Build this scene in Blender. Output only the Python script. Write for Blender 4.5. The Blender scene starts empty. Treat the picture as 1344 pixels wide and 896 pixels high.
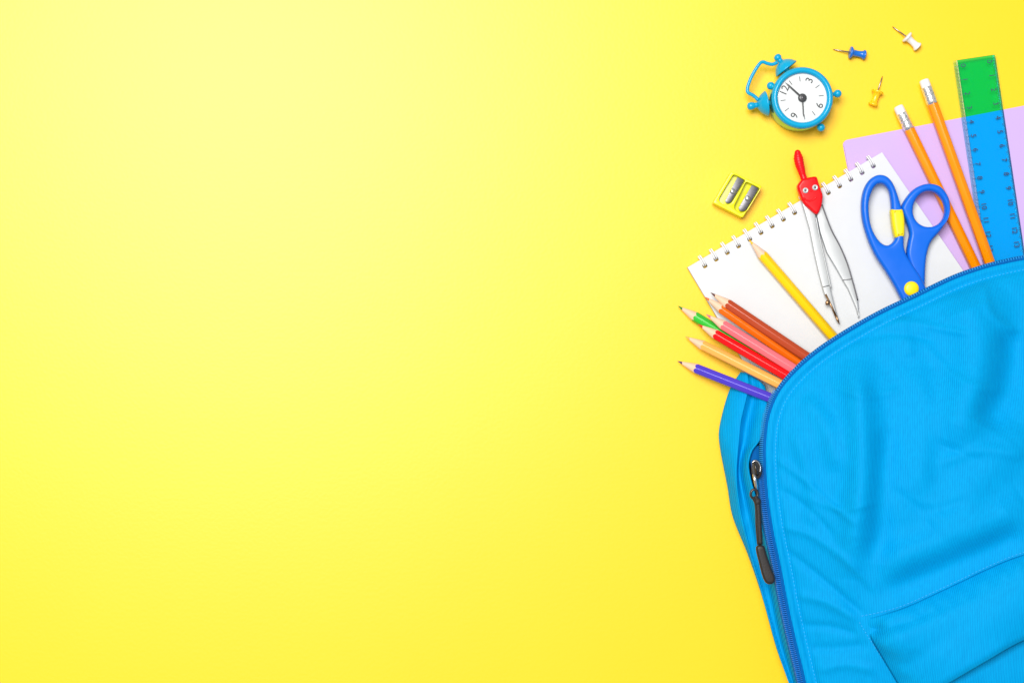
import bpy, bmesh, math, random
import numpy as np
from mathutils import Vector, Matrix, noise

random.seed(7)
PI = math.pi
SC = bpy.context.scene
COL = SC.collection

# ------------------------------------------------------------------ camera
S = 0.00054           # metres per photo pixel on the table plane
H = 1.10              # camera height above the table
cam_d = bpy.data.cameras.new("camera")
cam = bpy.data.objects.new("camera", cam_d)
COL.objects.link(cam)
cam.location = (0, 0, H)
cam.rotation_euler = (0, 0, 0)
cam_d.sensor_width = 36.0
cam_d.lens = 36.0 * H / (1344 * S)
cam_d.clip_start = 0.01
cam_d.clip_end = 50
SC.camera = cam

# ------------------------------------------------------------------ light
world = bpy.data.worlds.new("World")
SC.world = world
world.use_nodes = True
world.node_tree.nodes["Background"].inputs[0].default_value = (0.93, 0.96, 1.0, 1)
world.node_tree.nodes["Background"].inputs[1].default_value = 0.36

def softbox(name, loc, target, size, watts, col):
    l = bpy.data.lights.new(name, 'AREA')
    l.shape = 'SQUARE'; l.size = size; l.energy = watts; l.color = col
    o = bpy.data.objects.new(name, l); COL.objects.link(o)
    o.location = loc
    o.rotation_euler = (Vector(target) - Vector(loc)).to_track_quat('-Z', 'Y').to_euler()
    return o
softbox("key_softbox", (-0.66, 0.70, 2.9), (0.03, 0.0, 0), 1.45, 131, (1.0, 0.98, 0.95))

SC.view_settings.view_transform = 'Standard'
SC.view_settings.look = 'None'
SC.view_settings.exposure = 0.0
SC.view_settings.gamma = 1.0
SC.view_settings.use_curve_mapping = False
SC.render.engine = 'CYCLES'
SC.cycles.use_denoising = True
SC.cycles.max_bounces = 8
SC.cycles.transparent_max_bounces = 16
SC.cycles.sample_clamp_indirect = 4

# ------------------------------------------------------------------ helpers
def P(px, py, z=0.0):
    k = S * (H - z) / H
    return Vector(((px - 672) * k, (448 - py) * k, z))

def srgb(r, g, b):
    f = lambda c: ((c / 255.0) / 12.92 if c / 255.0 <= 0.04045 else ((c / 255.0 + 0.055) / 1.055) ** 2.4)
    return (f(r), f(g), f(b))

MATS = {}
def mat(name, rgb, rough=0.5, metal=0.0, spec=0.5, var=0.0, vscale=60.0, bump=0.0, bscale=300.0,
        coat=0.0, sheen=0.0, sss=0.0, stretch=(1, 1, 1), rvar=0.08):
    m = bpy.data.materials.new(name); m.use_nodes = True
    nt = m.node_tree; N = nt.nodes; L = nt.links
    b = N["Principled BSDF"]
    b.inputs["Base Color"].default_value = (*rgb, 1)
    b.inputs["Roughness"].default_value = rough
    b.inputs["Metallic"].default_value = metal
    b.inputs["Specular IOR Level"].default_value = spec
    b.inputs["Coat Weight"].default_value = coat
    b.inputs["Coat Roughness"].default_value = 0.12
    b.inputs["Sheen Weight"].default_value = sheen
    if sss:
        b.inputs["Subsurface Weight"].default_value = sss
        b.inputs["Subsurface Scale"].default_value = 0.002
    tc = N.new("ShaderNodeTexCoord"); mp = N.new("ShaderNodeMapping")
    mp.inputs["Scale"].default_value = stretch
    L.new(tc.outputs["Object"], mp.inputs["Vector"])
    if var > 0 or rvar > 0:
        n = N.new("ShaderNodeTexNoise"); n.inputs["Scale"].default_value = vscale
        n.inputs["Detail"].default_value = 4
        L.new(mp.outputs[0], n.inputs["Vector"])
        if var > 0:
            mx = N.new("ShaderNodeMix"); mx.data_type = 'RGBA'
            mx.inputs["A"].default_value = (*[max(0, c * (1 - var)) for c in rgb], 1)
            mx.inputs["B"].default_value = (*[min(1, c * (1 + var)) for c in rgb], 1)
            L.new(n.outputs["Fac"], mx.inputs["Factor"])
            L.new(mx.outputs["Result"], b.inputs["Base Color"])
        mr = N.new("ShaderNodeMapRange")
        mr.inputs["From Min"].default_value = 0.3; mr.inputs["From Max"].default_value = 0.7
        mr.inputs["To Min"].default_value = max(0.02, rough - rvar); mr.inputs["To Max"].default_value = min(1, rough + rvar)
        L.new(n.outputs["Fac"], mr.inputs["Value"]); L.new(mr.outputs[0], b.inputs["Roughness"])
    if bump > 0:
        n2 = N.new("ShaderNodeTexNoise"); n2.inputs["Scale"].default_value = bscale
        n2.inputs["Detail"].default_value = 3
        L.new(mp.outputs[0], n2.inputs["Vector"])
        bp = N.new("ShaderNodeBump"); bp.inputs["Strength"].default_value = bump
        bp.inputs["Distance"].default_value = 0.0004
        L.new(n2.outputs["Fac"], bp.inputs["Height"]); L.new(bp.outputs[0], b.inputs["Normal"])
    MATS[name] = m
    return m

class MB:
    """vertex / face collector"""
    def __init__(s): s.v = []; s.f = []; s.smooth = []
    def add(s, vs, fs, smooth=True):
        o = len(s.v); s.v += [Vector(a) for a in vs]
        s.f += [tuple(i + o for i in f) for f in fs]; s.smooth += [smooth] * len(fs)
        return s
    def join(s, other, M=None):
        vs = [M @ v for v in other.v] if M is not None else other.v
        o = len(s.v); s.v += vs
        s.f += [tuple(i + o for i in f) for f in other.f]; s.smooth += other.smooth
        return s
    def mesh(s, name):
        me = bpy.data.meshes.new(name)
        me.from_pydata([tuple(v) for v in s.v], [], s.f)
        me.polygons.foreach_set("use_smooth", s.smooth)
        me.update()
        return me

def link(name, me, m, parent=None, kind=None):
    o = bpy.data.objects.new(name, me); COL.objects.link(o)
    if m: me.materials.append(m)
    if parent: o.parent = parent
    if kind: o["kind"] = kind
    return o

def part(name, mb, m, parent, kind=None, auto=None):
    me = mb.mesh(name) if isinstance(mb, MB) else mb
    if auto is not None:
        for p in me.polygons: p.use_smooth = True
        me.set_sharp_from_angle(angle=math.radians(auto))
    return link(name, me, m, parent, kind)

def thing(name, label, cat, loc, group=None, rot=None):
    o = bpy.data.objects.new(name, None); COL.objects.link(o)
    o.empty_display_size = 0.01
    o.location = loc
    if rot is not None:
        o.rotation_mode = 'QUATERNION'; o.rotation_quaternion = rot
    o["label"] = label; o["category"] = cat
    if group: o["group"] = group
    return o

def catmull(pts, n=8, closed=True):
    P_ = [np.array(p, float) for p in pts]; out = []; N = len(P_)
    segs = N if closed else N - 1
    for i in range(segs):
        if closed: a, b, c, d = P_[i - 1], P_[i], P_[(i + 1) % N], P_[(i + 2) % N]
        else: a, b, c, d = P_[max(i - 1, 0)], P_[i], P_[i + 1], P_[min(i + 2, N - 1)]
        for k in range(n):
            t = k / n
            out.append(0.5 * ((2 * b) + (-a + c) * t + (2 * a - 5 * b + 4 * c - d) * t * t + (-a + 3 * b - 3 * c + d) * t ** 3))
    if not closed: out.append(P_[-1])
    return [tuple(p) for p in out]

def roundpoly(pts, r, n=4):
    out = []; N = len(pts); pts = [np.array(p, float) for p in pts]
    for i in range(N):
        a, b, c = pts[i - 1], pts[i], pts[(i + 1) % N]
        ra = min(r, 0.45 * np.linalg.norm(a - b), 0.45 * np.linalg.norm(c - b))
        p0 = b + (a - b) / np.linalg.norm(a - b) * ra; p2 = b + (c - b) / np.linalg.norm(c - b) * ra
        for k in range(n + 1):
            t = k / n; out.append(tuple((1 - t) ** 2 * p0 + 2 * t * (1 - t) * b + t * t * p2))
    return out

def plate(outer, holes, z0, z1, bevel=0.0005, res=3):
    """flat plate with holes and rounded rims, in local metres"""
    cu = bpy.data.curves.new("tmp", 'CURVE'); cu.dimensions = '2D'; cu.fill_mode = 'BOTH'
    for loop in [outer] + list(holes):
        sp = cu.splines.new('POLY'); sp.points.add(len(loop) - 1)
        for q, (x, y) in zip(sp.points, loop): q.co = (x, y, 0, 1)
        sp.use_cyclic_u = True
    h = (z1 - z0) / 2
    bevel = min(bevel, h * 0.999)
    cu.extrude = max(h - bevel, 0); cu.bevel_depth = bevel; cu.bevel_resolution = res
    cu.offset = -bevel
    o = bpy.data.objects.new("tmp", cu); COL.objects.link(o)
    dg = bpy.context.evaluated_depsgraph_get(); dg.update()
    me = bpy.data.meshes.new_from_object(o.evaluated_get(dg))
    bm = bmesh.new(); bm.from_mesh(me)
    bmesh.ops.remove_doubles(bm, verts=bm.verts, dist=1e-7)
    bmesh.ops.translate(bm, verts=bm.verts, vec=(0, 0, (z0 + z1) / 2))
    mb = MB(); bm.verts.ensure_lookup_table()
    mb.add([v.co.copy() for v in bm.verts], [tuple(v.index for v in f.verts) for f in bm.faces], True)
    bm.free(); bpy.data.objects.remove(o); bpy.data.curves.remove(cu); bpy.data.meshes.remove(me)
    return mb

def text_mesh(txt, size, extr=0.00005):
    cu = bpy.data.curves.new("tmp", 'FONT'); cu.body = txt; cu.size = size
    cu.align_x = 'CENTER'; cu.align_y = 'CENTER'; cu.extrude = extr; cu.resolution_u = 3
    o = bpy.data.objects.new("tmp", cu); COL.objects.link(o)
    dg = bpy.context.evaluated_depsgraph_get(); dg.update()
    me = bpy.data.meshes.new_from_object(o.evaluated_get(dg))
    mb = MB(); mb.add([v.co.copy() for v in me.vertices], [tuple(p.vertices) for p in me.polygons], False)
    bpy.data.objects.remove(o); bpy.data.curves.remove(cu); bpy.data.meshes.remove(me)
    return mb

def lathe(profile, n=48, closed=False):
    """profile (r, z) about +Z"""
    mb = MB(); vs = []; fs = []; m = len(profile)
    for i in range(n):
        a = 2 * PI * i / n
        for r, z in profile: vs.append((r * math.cos(a), r * math.sin(a), z))
    for i in range(n):
        j = (i + 1) % n
        for k in range(m - 1 if not closed else m):
            k2 = (k + 1) % m
            fs.append((i * m + k, j * m + k, j * m + k2, i * m + k2))
    return mb.add(vs, fs)

def tube(pts, r, n=8, closed=False, caps=True, flat=1.0):
    """round tube along 3-D points; r a number or a list"""
    pts = [Vector(p) for p in pts]; m = len(pts); mb = MB(); vs = []; fs = []
    rs = r if isinstance(r, (list, tuple)) else [r] * m
    up = Vector((0, 0, 1)); prev = None
    for i, p in enumerate(pts):
        if closed: t = pts[(i + 1) % m] - pts[i - 1]
        else: t = pts[min(i + 1, m - 1)] - pts[max(i - 1, 0)]
        t.normalize()
        if prev is None:
            a = up if abs(t.dot(up)) < 0.9 else Vector((1, 0, 0))
            nrm = (a - t * a.dot(t)).normalized()
        else:
            nrm = (prev - t * prev.dot(t)).normalized()
        prev = nrm; bn = t.cross(nrm)
        for k in range(n):
            a = 2 * PI * k / n
            vs.append(p + nrm * (math.cos(a) * rs[i] * flat) + bn * (math.sin(a) * rs[i]))
    for i in range(m if closed else m - 1):
        j = (i + 1) % m
        for k in range(n):
            k2 = (k + 1) % n
            fs.append((i * n + k, i * n + k2, j * n + k2, j * n + k))
    if caps and not closed:
        fs.append(tuple(range(n - 1, -1, -1))); fs.append(tuple((m - 1) * n + k for k in range(n)))
    return mb.add(vs, fs)

def sphere(c, r, n=16, m=10, sc=(1, 1, 1)):
    prof = [(r * math.sin(PI * k / m), -r * math.cos(PI * k / m)) for k in range(m + 1)]
    mb = lathe(prof, n)
    for v in mb.v: v.x *= sc[0]; v.y *= sc[1]; v.z *= sc[2]
    out = MB(); out.join(mb, Matrix.Translation(Vector(c)))
    return out

def box(x0, x1, y0, y1, z0, z1):
    mb = MB()
    return mb.add([(x0, y0, z0), (x1, y0, z0), (x1, y1, z0), (x0, y1, z0), (x0, y0, z1), (x1, y0, z1), (x1, y1, z1), (x0, y1, z1)],
                  [(0, 3, 2, 1), (4, 5, 6, 7), (0, 1, 5, 4), (1, 2, 6, 5), (2, 3, 7, 6), (3, 0, 4, 7)], False)

class Frame:
    """local drawing frame: photo pixels at reference height -> local metres"""
    def __init__(s, ox, oy, zref, zbase=0.0):
        s.k = S * (H - zref) / H; s.ox, s.oy = ox, oy
        o = P(ox, oy, zref); s.loc = Vector((o.x, o.y, zbase)); s.zb = zbase
    def xy(s, px, py): return ((px - s.ox) * s.k, (s.oy - py) * s.k)
    def loop(s, pts): return [s.xy(*p) for p in pts]
    def at(s, px, py, z):            # world height z
        return P(px, py, z) - s.loc

def axis_matrix(origin, direction):
    """matrix taking +Z to direction"""
    return Matrix.Translation(Vector(origin)) @ Vector(direction).normalized().to_track_quat('Z', 'Y').to_matrix().to_4x4()

# ------------------------------------------------------------------ materials
# yellow card
def table_material():
    m = bpy.data.materials.new("yellow_card"); m.use_nodes = True
    nt = m.node_tree; N = nt.nodes; L = nt.links; b = N["Principled BSDF"]
    tc = N.new("ShaderNodeTexCoord")
    n = N.new("ShaderNodeTexNoise"); n.inputs["Scale"].default_value = 9; n.inputs["Detail"].default_value = 5
    L.new(tc.outputs["Object"], n.inputs["Vector"])
    mx = N.new("ShaderNodeMix"); mx.data_type = 'RGBA'
    mx.inputs["A"].default_value = (0.97, 0.560, 0.003, 1); mx.inputs["B"].default_value = (0.975, 0.579, 0.004, 1)
    L.new(n.outputs["Fac"], mx.inputs["Factor"]); L.new(mx.outputs["Result"], b.inputs["Base Color"])
    b.inputs["Roughness"].default_value = 0.40
    b.inputs["Specular IOR Level"].default_value = 0.5
    n2 = N.new("ShaderNodeTexNoise"); n2.inputs["Scale"].default_value = 420; n2.inputs["Detail"].default_value = 6
    L.new(tc.outputs["Object"], n2.inputs["Vector"])
    bp = N.new("ShaderNodeBump"); bp.inputs["Strength"].default_value = 0.16; bp.inputs["Distance"].default_value = 0.0003
    L.new(n2.outputs["Fac"], bp.inputs["Height"]); L.new(bp.outputs[0], b.inputs["Normal"])
    return m
M_TABLE = table_material()

def fabric_material(name, c0, c1, rib=True):
    """ribbed nylon cloth: fine ribs along the bag plus a slubby colour variation"""
    m = bpy.data.materials.new(name); m.use_nodes = True
    nt = m.node_tree; N = nt.nodes; L = nt.links; b = N["Principled BSDF"]
    tc = N.new("ShaderNodeTexCoord"); mp = N.new("ShaderNodeMapping")
    mp.inputs["Rotation"].default_value = (0, 0, math.radians(3))
    L.new(tc.outputs["Object"], mp.inputs["Vector"])
    n = N.new("ShaderNodeTexNoise"); n.inputs["Scale"].default_value = 900; n.inputs["Detail"].default_value = 4
    st = N.new("ShaderNodeMapping"); st.inputs["Scale"].default_value = (1.0, 0.12, 1.0)
    L.new(mp.outputs[0], st.inputs["Vector"]); L.new(st.outputs[0], n.inputs["Vector"])
    w = N.new("ShaderNodeTexWave"); w.wave_type = 'BANDS'; w.bands_direction = 'X'
    w.inputs["Scale"].default_value = 300; w.inputs["Distortion"].default_value = 1.2; w.inputs["Detail"].default_value = 2
    L.new(mp.outputs[0], w.inputs["Vector"])
    w2 = N.new("ShaderNodeTexWave"); w2.wave_type = 'BANDS'; w2.bands_direction = 'Y'
    w2.inputs["Scale"].default_value = 420; w2.inputs["Distortion"].default_value = 0.5
    L.new(mp.outputs[0], w2.inputs["Vector"])
    ad = N.new("ShaderNodeMath"); ad.operation = 'MULTIPLY_ADD'; ad.inputs[1].default_value = 1.1
    L.new(n.outputs["Fac"], ad.inputs[0]); L.new(w.outputs["Fac"], ad.inputs[2])
    ad2 = N.new("ShaderNodeMath"); ad2.operation = 'MULTIPLY_ADD'; ad2.inputs[1].default_value = 0.35
    L.new(w2.outputs["Fac"], ad2.inputs[0]); L.new(ad.outputs[0], ad2.inputs[2])
    mx = N.new("ShaderNodeMix"); mx.data_type = 'RGBA'
    mx.inputs["A"].default_value = (*c0, 1); mx.inputs["B"].default_value = (*c1, 1)
    mr = N.new("ShaderNodeMapRange"); mr.inputs["From Min"].default_value = 0.2; mr.inputs["From Max"].default_value = 2.2
    L.new(ad2.outputs[0], mr.inputs["Value"]); L.new(mr.outputs[0], mx.inputs["Factor"])
    L.new(mx.outputs["Result"], b.inputs["Base Color"])
    b.inputs["Roughness"].default_value = 0.62
    b.inputs["Specular IOR Level"].default_value = 0.05
    bp = N.new("ShaderNodeBump"); bp.inputs["Strength"].default_value = 0.26; bp.inputs["Distance"].default_value = 0.0003
    L.new(ad2.outputs[0], bp.inputs["Height"]); L.new(bp.outputs[0], b.inputs["Normal"])
    return m
M_CLOTH = fabric_material("sky_blue_nylon", (0.000, 0.200, 0.49), (0.000, 0.360, 0.73))
M_TAPE = fabric_material("royal_zip_tape", (0.001, 0.080, 0.31), (0.002, 0.135, 0.44))
M_ZIP = mat("royal_zip_coil", (0.006, 0.16, 0.58), 0.35, spec=0.5)
M_ZIPL = mat("pale_zip_coil", (0.005, 0.25, 0.64), 0.35, spec=0.5)
M_LINING = mat("navy_lining", (0.004, 0.02, 0.07), 0.8, var=0.2, bump=0.2)
M_THREAD = mat("sky_thread", (0.03, 0.42, 0.85), 0.5)
M_BLACK = mat("black_enamel", (0.012, 0.010, 0.010), 0.3, spec=0.6)
M_CORD = mat("charcoal_cord", (0.012, 0.009, 0.008), 0.6, bump=0.6, bscale=1500)
M_GRIP = mat("charcoal_rubber", (0.014, 0.010, 0.009), 0.5, bump=0.2, bscale=900)
M_STEEL = mat("bright_steel", (0.72, 0.73, 0.75), 0.24, metal=1.0, var=0.05, rvar=0.06)
M_SATIN = mat("satin_steel", (0.50, 0.515, 0.52), 0.45, metal=0.45, var=0.04, rvar=0.06, bump=0.05, bscale=800)
M_BLADE = mat("blade_steel", (0.15, 0.145, 0.155), 0.42, metal=0.85, var=0.15, vscale=300, stretch=(1, 4, 1))
M_BRASS = mat("aged_brass", (0.42, 0.26, 0.14), 0.35, metal=1.0, var=0.15)
M_PAPER = mat("white_paper", (0.635, 0.645, 0.655), 0.75, spec=0.2, var=0.035, vscale=120, bump=0.0)
M_WIRE = mat("white_wire", (0.84, 0.84, 0.85), 0.5, spec=0.5)
M_LILAC = mat("lilac_card", (0.53, 0.375, 0.70), 0.6, spec=0.3, var=0.015, bump=0.06, bscale=900)
M_WOOD = mat("cedar_wood", (0.74, 0.51, 0.36), 0.6, spec=0.3, var=0.14, vscale=900, stretch=(0.12, 1, 1), bump=0.2, bscale=900)

def paint(name, rgb): return mat(name, rgb, 0.25, spec=0.38, var=0.05, vscale=160, stretch=(0.25, 1, 1))

# ------------------------------------------------------------------ table
mb = MB(); mb.add([(-3, -3, 0), (3, -3, 0), (3, 3, 0), (-3, 3, 0)], [(0, 1, 2, 3)], False)
tab = link("tabletop", mb.mesh("tabletop"), M_TABLE); tab["kind"] = "structure"
tab["label"] = "smooth bright yellow card surface under everything"

# ------------------------------------------------------------------ backpack
def polyline_sample(pts, step):
    pts = np.array(pts, float); seg = np.linalg.norm(np.diff(pts, axis=0), axis=1)
    cum = np.concatenate([[0], np.cumsum(seg)]); n = max(2, int(round(cum[-1] / step)))
    t = np.linspace(0, cum[-1], n + 1)
    return np.stack([np.interp(t, cum, pts[:, i]) for i in range(pts.shape[1])], 1)

# zipper line seen in the photo (upper edge, rounded corner, left side), then the rest of the bag beyond the frame
ZIP_VIS = [(1344, 337), (1318, 342), (1290, 349), (1250, 363), (1200, 387), (1150, 411), (1100, 440), (1064, 465), (1038, 489),
           (1019, 513), (1007, 541), (1002, 570), (1001, 605), (1004, 650), (1011, 697), (1020, 740), (1031, 797), (1042, 846), (1053, 892)]
ZIP_REST = [(1066, 950), (1084, 1010), (1112, 1062), (1160, 1092), (1280, 1108), (1450, 1100), (1600, 1072), (1670, 1010),
            (1690, 900), (1690, 740), (1676, 590), (1640, 470), (1590, 400), (1520, 356), (1440, 335), (1392, 332)]
OUT = np.array(catmull(ZIP_VIS + ZIP_REST, 30, True))
OUT = polyline_sample(np.vstack([OUT, OUT[:1]]), 3.2)[:-1]
CEN = np.array([1350.0, 720.0])

def seg_dist(X, Y, a, b):
    ax, ay = a; bx, by = b; dx, dy = bx - ax, by - ay
    t = np.clip(((X - ax) * dx + (Y - ay) * dy) / (dx * dx + dy * dy), 0, 1)
    return np.hypot(X - ax - t * dx, Y - ay - t * dy), t

def edge_dist(X, Y):
    shp = X.shape; X = X.ravel(); Y = Y.ravel(); d = np.full(X.shape, 1e9)
    O = OUT[::2]; O2 = np.roll(O, -1, 0)
    for a, b in zip(O, O2):
        d = np.minimum(d, seg_dist(X, Y, a, b)[0])
    return d.reshape(shp)

def zip_z(X, Y):     # height of the zipper line, higher down the side
    return 0.034 + 0.008 * np.clip((Y - 480) / 200.0, 0, 1)

# folds in the cloth: polyline, half width (px), height (m); negative = valley
FOLDS = [
    ([(1122, 470), (1132, 560), (1130, 640), (1116, 760)], 20, 0.0055),
    ([(1165, 560), (1160, 640), (1152, 740)], 16, -0.0022),
    ([(1262, 380), (1282, 440), (1275, 520), (1250, 590)], 34, 0.0070),
    ([(1330, 430), (1322, 500), (1290, 560)], 22, -0.0040),
    ([(1344, 560), (1280, 640), (1220, 690)], 30, 0.0030),
    ([(1150, 745), (1220, 715), (1290, 690), (1344, 655)], 22, 0.0034),
    ([(1150, 780), (1220, 752), (1300, 718), (1344, 700)], 15, -0.0024),
    ([(1010, 595), (1050, 625), (1090, 660), (1125, 690)], 5, 0.0010),
    ([(1014, 690), (1060, 700), (1110, 735), (1150, 775)], 6, 0.0012),
    ([(1030, 720), (1080, 760), (1132, 806)], 5, -0.0012),
    ([(1040, 780), (1085, 790), (1128, 815)], 6, 0.0012),
    ([(1060, 850), (1100, 850), (1140, 845)], 7, -0.0012),
    ([(1120, 425), (1180, 421), (1240, 432), (1275, 438)], 5, 0.0012),
    ([(1115, 450), (1170, 437), (1230, 447)], 5, -0.0012),
    ([(1055, 520), (1085, 560), (1100, 620)], 13, 0.0020),
    ([(1040, 560), (1060, 620), (1068, 690)], 10, 0.0012),
    ([(1200, 470), (1215, 560), (1205, 650)], 15, 0.0014),
    ([(1180, 410), (1195, 470)], 10, 0.0012),
    ([(1215, 455), (1262, 500), (1320, 515)], 7, 0.0011),
    ([(1230, 610), (1290, 590), (1344, 600)], 8, 0.0012),
    ([(1085, 500), (1130, 520), (1180, 512)], 6, 0.0009),
    ([(1170, 640), (1215, 670), (1270, 655)], 8, -0.0010),
    ([(1060, 650), (1100, 668), (1150, 660)], 5, 0.0008),
    ([(1022, 640), (1062, 668), (1095, 705)], 5, -0.0009),
    ([(1290, 372), (1300, 410), (1335, 440)], 6, 0.0010),
    ([(1070, 880), (1110, 872), (1150, 880)], 6, 0.0010),
    ([(1048, 820), (1090, 822), (1125, 832)], 5, -0.0010),
]
def panel_z(X, Y, D):
    z = zip_z(X, Y) + 0.036 * (1 - np.exp(-np.clip(D, 0, None) / 160.0))
    z += -0.0018 * np.exp(-((D - 16) / 4.0) ** 2) + 0.0013 * np.exp(-((D - 8) / 4.5) ** 2)
    fade = np.clip((D - 4) / 22.0, 0, 1)
    for pts, wd, am in FOLDS:
        cd = np.full(X.shape, 1e9); tt = np.zeros(X.shape); n = len(pts) - 1
        q = catmull(pts, 5, False)
        for i in range(len(q) - 1):
            d, t = seg_dist(X, Y, q[i], q[i + 1])
            sel = d < cd; cd = np.where(sel, d, cd); tt = np.where(sel, (i + t) / (len(q) - 1), tt)
        z += (am * 1.55 if wd > 9 else am * 1.4) * np.exp(-(cd / wd) ** 2) * np.clip(np.minimum(tt, 1 - tt) * 5 + 0.15, 0, 1) * fade
    # low swells and small wrinkles
    z += fade * (0.0011 * np.sin(X / 41.0 + 1.3 * np.sin(Y / 57.0)) * np.sin(Y / 49.0 + 0.8) +
                 0.0006 * np.sin((X * 0.8 + Y * 0.6) / 17.0 + 1.7 * np.sin((Y - X) / 39.0)) +
                 0.00028 * np.sin((X - 0.55 * Y) / 7.3 + 2.1 * np.sin(Y / 23.0) + np.sin(X / 31.0)) * np.exp(-D / 140.0))
    return z

bag_o = P(1100, 896, 0)
bag = thing("backpack", "sky blue nylon school backpack lying open with supplies spilling from its zipped mouth", "backpack", bag_o)
def B(px, py, z): return P(px, py, z) - bag_o

def sheet(X, Y, Z, wrap=False, thick=0.0):
    """grid (n, m) of px, py, z -> mesh; wrap closes the first axis"""
    n, m = X.shape; mb = MB()
    vs = [B(X[i, j], Y[i, j], Z[i, j]) for i in range(n) for j in range(m)]
    fs = []
    for i in range(n if wrap else n - 1):
        i2 = (i + 1) % n
        for j in range(m - 1):
            fs.append((i * m + j, i2 * m + j, i2 * m + j + 1, i * m + j + 1))
    return mb.add(vs, fs)

# front panel (outline samples x rings)
R = np.concatenate([np.linspace(0, 0.12, 14)[:-1], np.linspace(0.12, 0.985, 120)])
PX = OUT[:, None, 0] + (CEN[0] - OUT[:, None, 0]) * R[None]
PY = OUT[:, None, 1] + (CEN[1] - OUT[:, None, 1]) * R[None]
PD = edge_dist(PX, PY)
PZ = panel_z(PX, PY, PD)
front = part("front_panel", sheet(PX, PY, PZ, True), M_CLOTH, bag)

# the cut edge of the opening turned down behind the zipper, and the shell behind the parts out of frame
def ring_offset(off):
    T = np.roll(OUT, -1, 0) - np.roll(OUT, 1, 0); T /= np.linalg.norm(T, axis=1)[:, None]
    Nn = np.stack([T[:, 1], -T[:, 0]], 1)
    inw = np.sum((CEN - OUT) * Nn, 1); Nn[inw < 0] *= -1
    return OUT + Nn * off
edge0 = ring_offset(0.0); edge_in = ring_offset(7.0)
# which outline samples lie along the open mouth (top edge down to the slider) / in the photograph's left side
ang = np.arctan2(OUT[:, 1] - CEN[1], OUT[:, 0] - CEN[0])
def idx_near(p): return int(np.argmin(np.hypot(OUT[:, 0] - p[0], OUT[:, 1] - p[1])))
i_slider = idx_near((1001, 612)); i_bot = idx_near((1066, 950)); i_right = idx_near((1590, 400)); n_out = len(OUT)

def run(i0, i1):          # indices walking the outline forwards
    return [(i0 + k) % n_out for k in range(((i1 - i0) % n_out) + 1)]
mouth = run(i_right, i_slider); side_closed = run(i_slider, i_bot)

# zipper tape: narrow royal band standing just outside the panel edge
def strip(idx, offs, zs):
    X = []; Y = []; Z = []
    rings = [ring_offset(o) for o in offs]
    base = zip_z(OUT[:, 0], OUT[:, 1])
    for i in idx:
        X.append([r[i, 0] for r in rings]); Y.append([r[i, 1] for r in rings]); Z.append([base[i] + z for z in zs])
    return np.array(X), np.array(Y), np.array(Z)
part("zipper_tape", sheet(*strip(mouth + side_closed[1:], (3.0, 1.2, -0.8, -1.8), (0.0015, 0.0012, -0.0004, -0.003))), M_TAPE, bag)
RO_PIPE = ring_offset(3.4)
part("piping", tube([B(*RO_PIPE[i], float(zip_z(OUT[i, 0], OUT[i, 1])) + 0.0014) for i in (mouth + side_closed[1:])[::2]], 0.0005, 6), M_TAPE, bag)

# coil teeth along the tape, joined into one part
def teeth(idx, off, dz, length, width, pitch):
    mb = MB(); r = ring_offset(off); pts = np.array([[r[i, 0], r[i, 1]] for i in idx])
    q = polyline_sample(pts, pitch)
    for a, b in zip(q[:-1], q[1:]):
        z = float(zip_z(a[0], a[1])) + dz
        p0 = B(a[0], a[1], z); p1 = B(b[0], b[1], z); t = (p1 - p0).normalized(); s = Vector((-t.y, t.x, 0))
        L, W, Hh = length * S / 2, width * S / 2, 0.0005
        c = p0
        vs = []
        for sx, sy, sz in [(-1, -1, -1), (1, -1, -1), (1, 1, -1), (-1, 1, -1), (-.6, -.8, 1), (.6, -.8, 1), (.6, .8, 1), (-.6, .8, 1)]:
            vs.append(c + t * (sx * W) + s * (sy * L) + Vector((0, 0, sz * Hh)))
        mb.add(vs, [(4, 5, 6, 7), (0, 1, 5, 4), (1, 2, 6, 5), (2, 3, 7, 6), (3, 0, 4, 7), (0, 3, 2, 1)], False)
    return mb
i_corner = idx_near((1019, 513))
part("zipper_teeth", teeth(run(i_right, i_corner), 0.2, 0.0016, 3.4, 1.7, 3.5), M_ZIPL, bag, "stuff")
part("zipper_teeth", teeth(run(i_corner, i_slider), -1.6, 0.0012, 5.0, 1.5, 2.6), M_ZIPL, bag, "stuff")
part("zipper_teeth", teeth(run(i_slider, i_bot), -1.2, 0.0012, 4.0, 1.5, 2.6), M_ZIP, bag, "stuff")
part("zipper_teeth", teeth(run(i_slider, i_bot), -4.8, 0.0010, 3.6, 1.5, 2.6), M_ZIP, bag, "stuff")
# second tape half below the slider
part("zipper_tape", sheet(*strip(side_closed, (-2.0, -5.0, -7.2, -8.6), (-0.0002, 0.0004, -0.0002, -0.003))), M_TAPE, bag)

# stitches beside the seam
def stitches(pts, zfun, dash, gap, r=0.00022, lift=0.0003):
    q = polyline_sample(pts, (dash + gap) / 4.0); mb = MB()
    n = int((len(q) - 1) / 4)
    for k in range(n):
        a = q[4 * k]; b = q[min(4 * k + int(round(4 * dash / (dash + gap))), len(q) - 1)]
        m_ = (a + b) / 2
        mb.join(tube([B(a[0], a[1], zfun(a) - 0.0001), B(m_[0], m_[1], zfun(m_) + lift), B(b[0], b[1], zfun(b) - 0.0001)], r, 5))
    return mb
def zpan(p):
    X = np.array([p[0]]); Y = np.array([p[1]])
    return float(panel_z(X, Y, edge_dist(X, Y))[0])
seam = ring_offset(17.0); seam_idx = run(idx_near((1400, 332)), idx_near((1066, 950)))
part("stitching", stitches([seam[i] for i in seam_idx], zpan, 3.4, 1.8), M_THREAD, bag, "stuff")

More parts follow.
